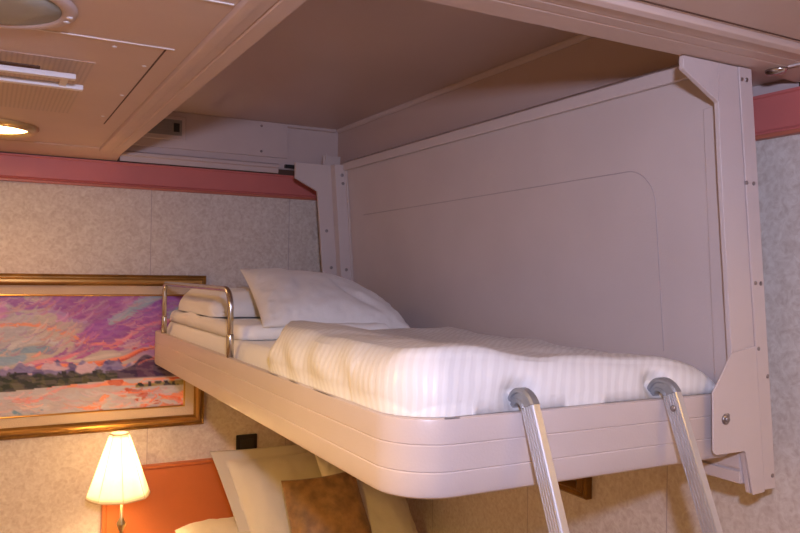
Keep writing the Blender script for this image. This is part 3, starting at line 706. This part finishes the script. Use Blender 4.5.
# lower bed
lb_ = thing('lower_bed', (1.06, 2.2, ZF), 'lower bed with ivory bedding below the fold-down bunk', 'bed')
link('base', box(.62, 1.50, 1.35, 3.15, ZF+.02, -1.36), M['wood'], lb_, bevel=.01)
link('mattress', slab(.60, 1.52, 1.33, 3.155, -1.359, -1.16, r=.04, rc=.03, nx=50, ny=70, wob=.004, seed=2), M['cream_cloth'], lb_, smooth=True)
tag(link('pillow', pillow([(.66, 2.55, -1.08), (.98, 2.60, -1.08), (1.0, 2.99, -1.01), (.66, 3.0, -1.005)], .16, 12.7, wr=.008, up=(0, -.3, 1), pinch=.03, power=.5), M['cream_cloth'], smooth=True),
    'ivory pillow lying low between the table lamp and the flanged pillow', 'pillow')
tag(link('pillow', pillow([(.875, 2.66, -1.15), (1.42, 2.70, -1.15), (1.40, 3.03, -.715), (.765, 2.90, -.69)], .17, 5.2, wr=.010, pinch=.035, up=(0, -1, .4), flange=.045, power=.55, bot=.4), M['cream_cloth'], smooth=True),
    'ivory flanged pillow propped against the headboard behind the bronze cushion', 'pillow')
tag(link('pillow', pillow([(1.16, 2.40, -1.13), (1.50, 2.46, -1.13), (1.48, 2.84, -.70), (1.14, 2.78, -.70)], .13, 15.5, wr=.008, pinch=.04, up=(0, -1, .4), power=.5, bot=.4), M['cream_cloth'], smooth=True),
    'ivory pillow right of the bronze cushion under the bunk corner', 'pillow')
tag(link('cushion', pillow([(.985, 2.50, -1.13), (1.30, 2.42, -1.12), (1.24, 2.62, -.745), (.965, 2.66, -.765)], .11, 6.6, wr=.006, pinch=.04, up=(0, -1, .4), power=.5, bot=.3), M['brown'], smooth=True),
    'bronze brocade cushion on the lower bed in front of the flanged pillow', 'cushion')

# ------------------------------------------------------------------ lights
def light(name, typ, loc, energy, col, **k):
    d = bpy.data.lights.new(name, typ); d.energy = energy; d.color = col
    aim = k.pop('aim', None)
    for a, b in k.items(): setattr(d, a, b)
    o = bpy.data.objects.new(name, d); o.location = loc; C.objects.link(o)
    if aim is not None: o.rotation_euler = (Vector(aim)-Vector(loc)).to_track_quat('-Z', 'Y').to_euler()
    return o
light('camera_flash', 'AREA', (.03, -.12, .265), 18.5, (.73, .76, 1.10), size=.07, aim=(1.1, 2.0, -.05))
light('lamp_bulb_light', 'POINT', (LXc, LYc, -.72), 13, (1, .70, .36), shadow_soft_size=.03)
light('downlight_beam', 'SPOT', (.005, 2.735, ZC-.04), 9, (1, .50, .22), spot_size=2.4, spot_blend=.8, shadow_soft_size=.06)
WARM = (1, .60, .14)
for i, (x, y, e) in enumerate(((-.60, 1.25, 150), (-.9, 2.4, 12), (1.30, .15, 15))):
    light('cabin_downlight', 'SPOT', (x, y, ZC-.03), e, WARM, spot_size=2.75, spot_blend=.7, shadow_soft_size=.09)
light('cool_fill', 'AREA', (-.2, YN+.02, -.3), 1.2, (.84, .80, 1.0), size=1.2, aim=(.2, 2, -.3))  # soft cool fill added behind the lens; the front wall has no window
w = bpy.data.worlds.new('World'); bpy.context.scene.world = w; w.use_nodes = True
w.node_tree.nodes['Background'].inputs[0].default_value = (.03, .03, .035, 1)

# ------------------------------------------------------------------ camera
V1 = np.array([-415., -.5]); V2 = np.array([1400., -28.5]); f = float(np.sqrt(-(V1@V2)))
Yc = np.array([V1[0], V1[1], -f]); Yc /= np.linalg.norm(Yc); Xc = np.array([V2[0], V2[1], -f]); Xc /= np.linalg.norm(Xc); Zc = np.cross(Xc, Yc)
cam = bpy.data.cameras.new('Camera'); co = bpy.data.objects.new('Camera', cam); C.objects.link(co)
cam.sensor_width = 36; cam.lens = f/800*36; cam.clip_start = .02
co.matrix_world = Matrix([list(map(float, Xc)), list(map(float, Yc)), list(map(float, Zc))]).to_4x4()
bpy.context.scene.camera = co
for o in C.objects:
    if o.parent is None: o.location.z += CZ
    if '_o' in o: del o['_o']
vs_ = bpy.context.scene.view_settings
vs_.view_transform = 'Standard'; vs_.look = 'None'; vs_.gamma = 1; vs_.use_curve_mapping = False; vs_.exposure = .12
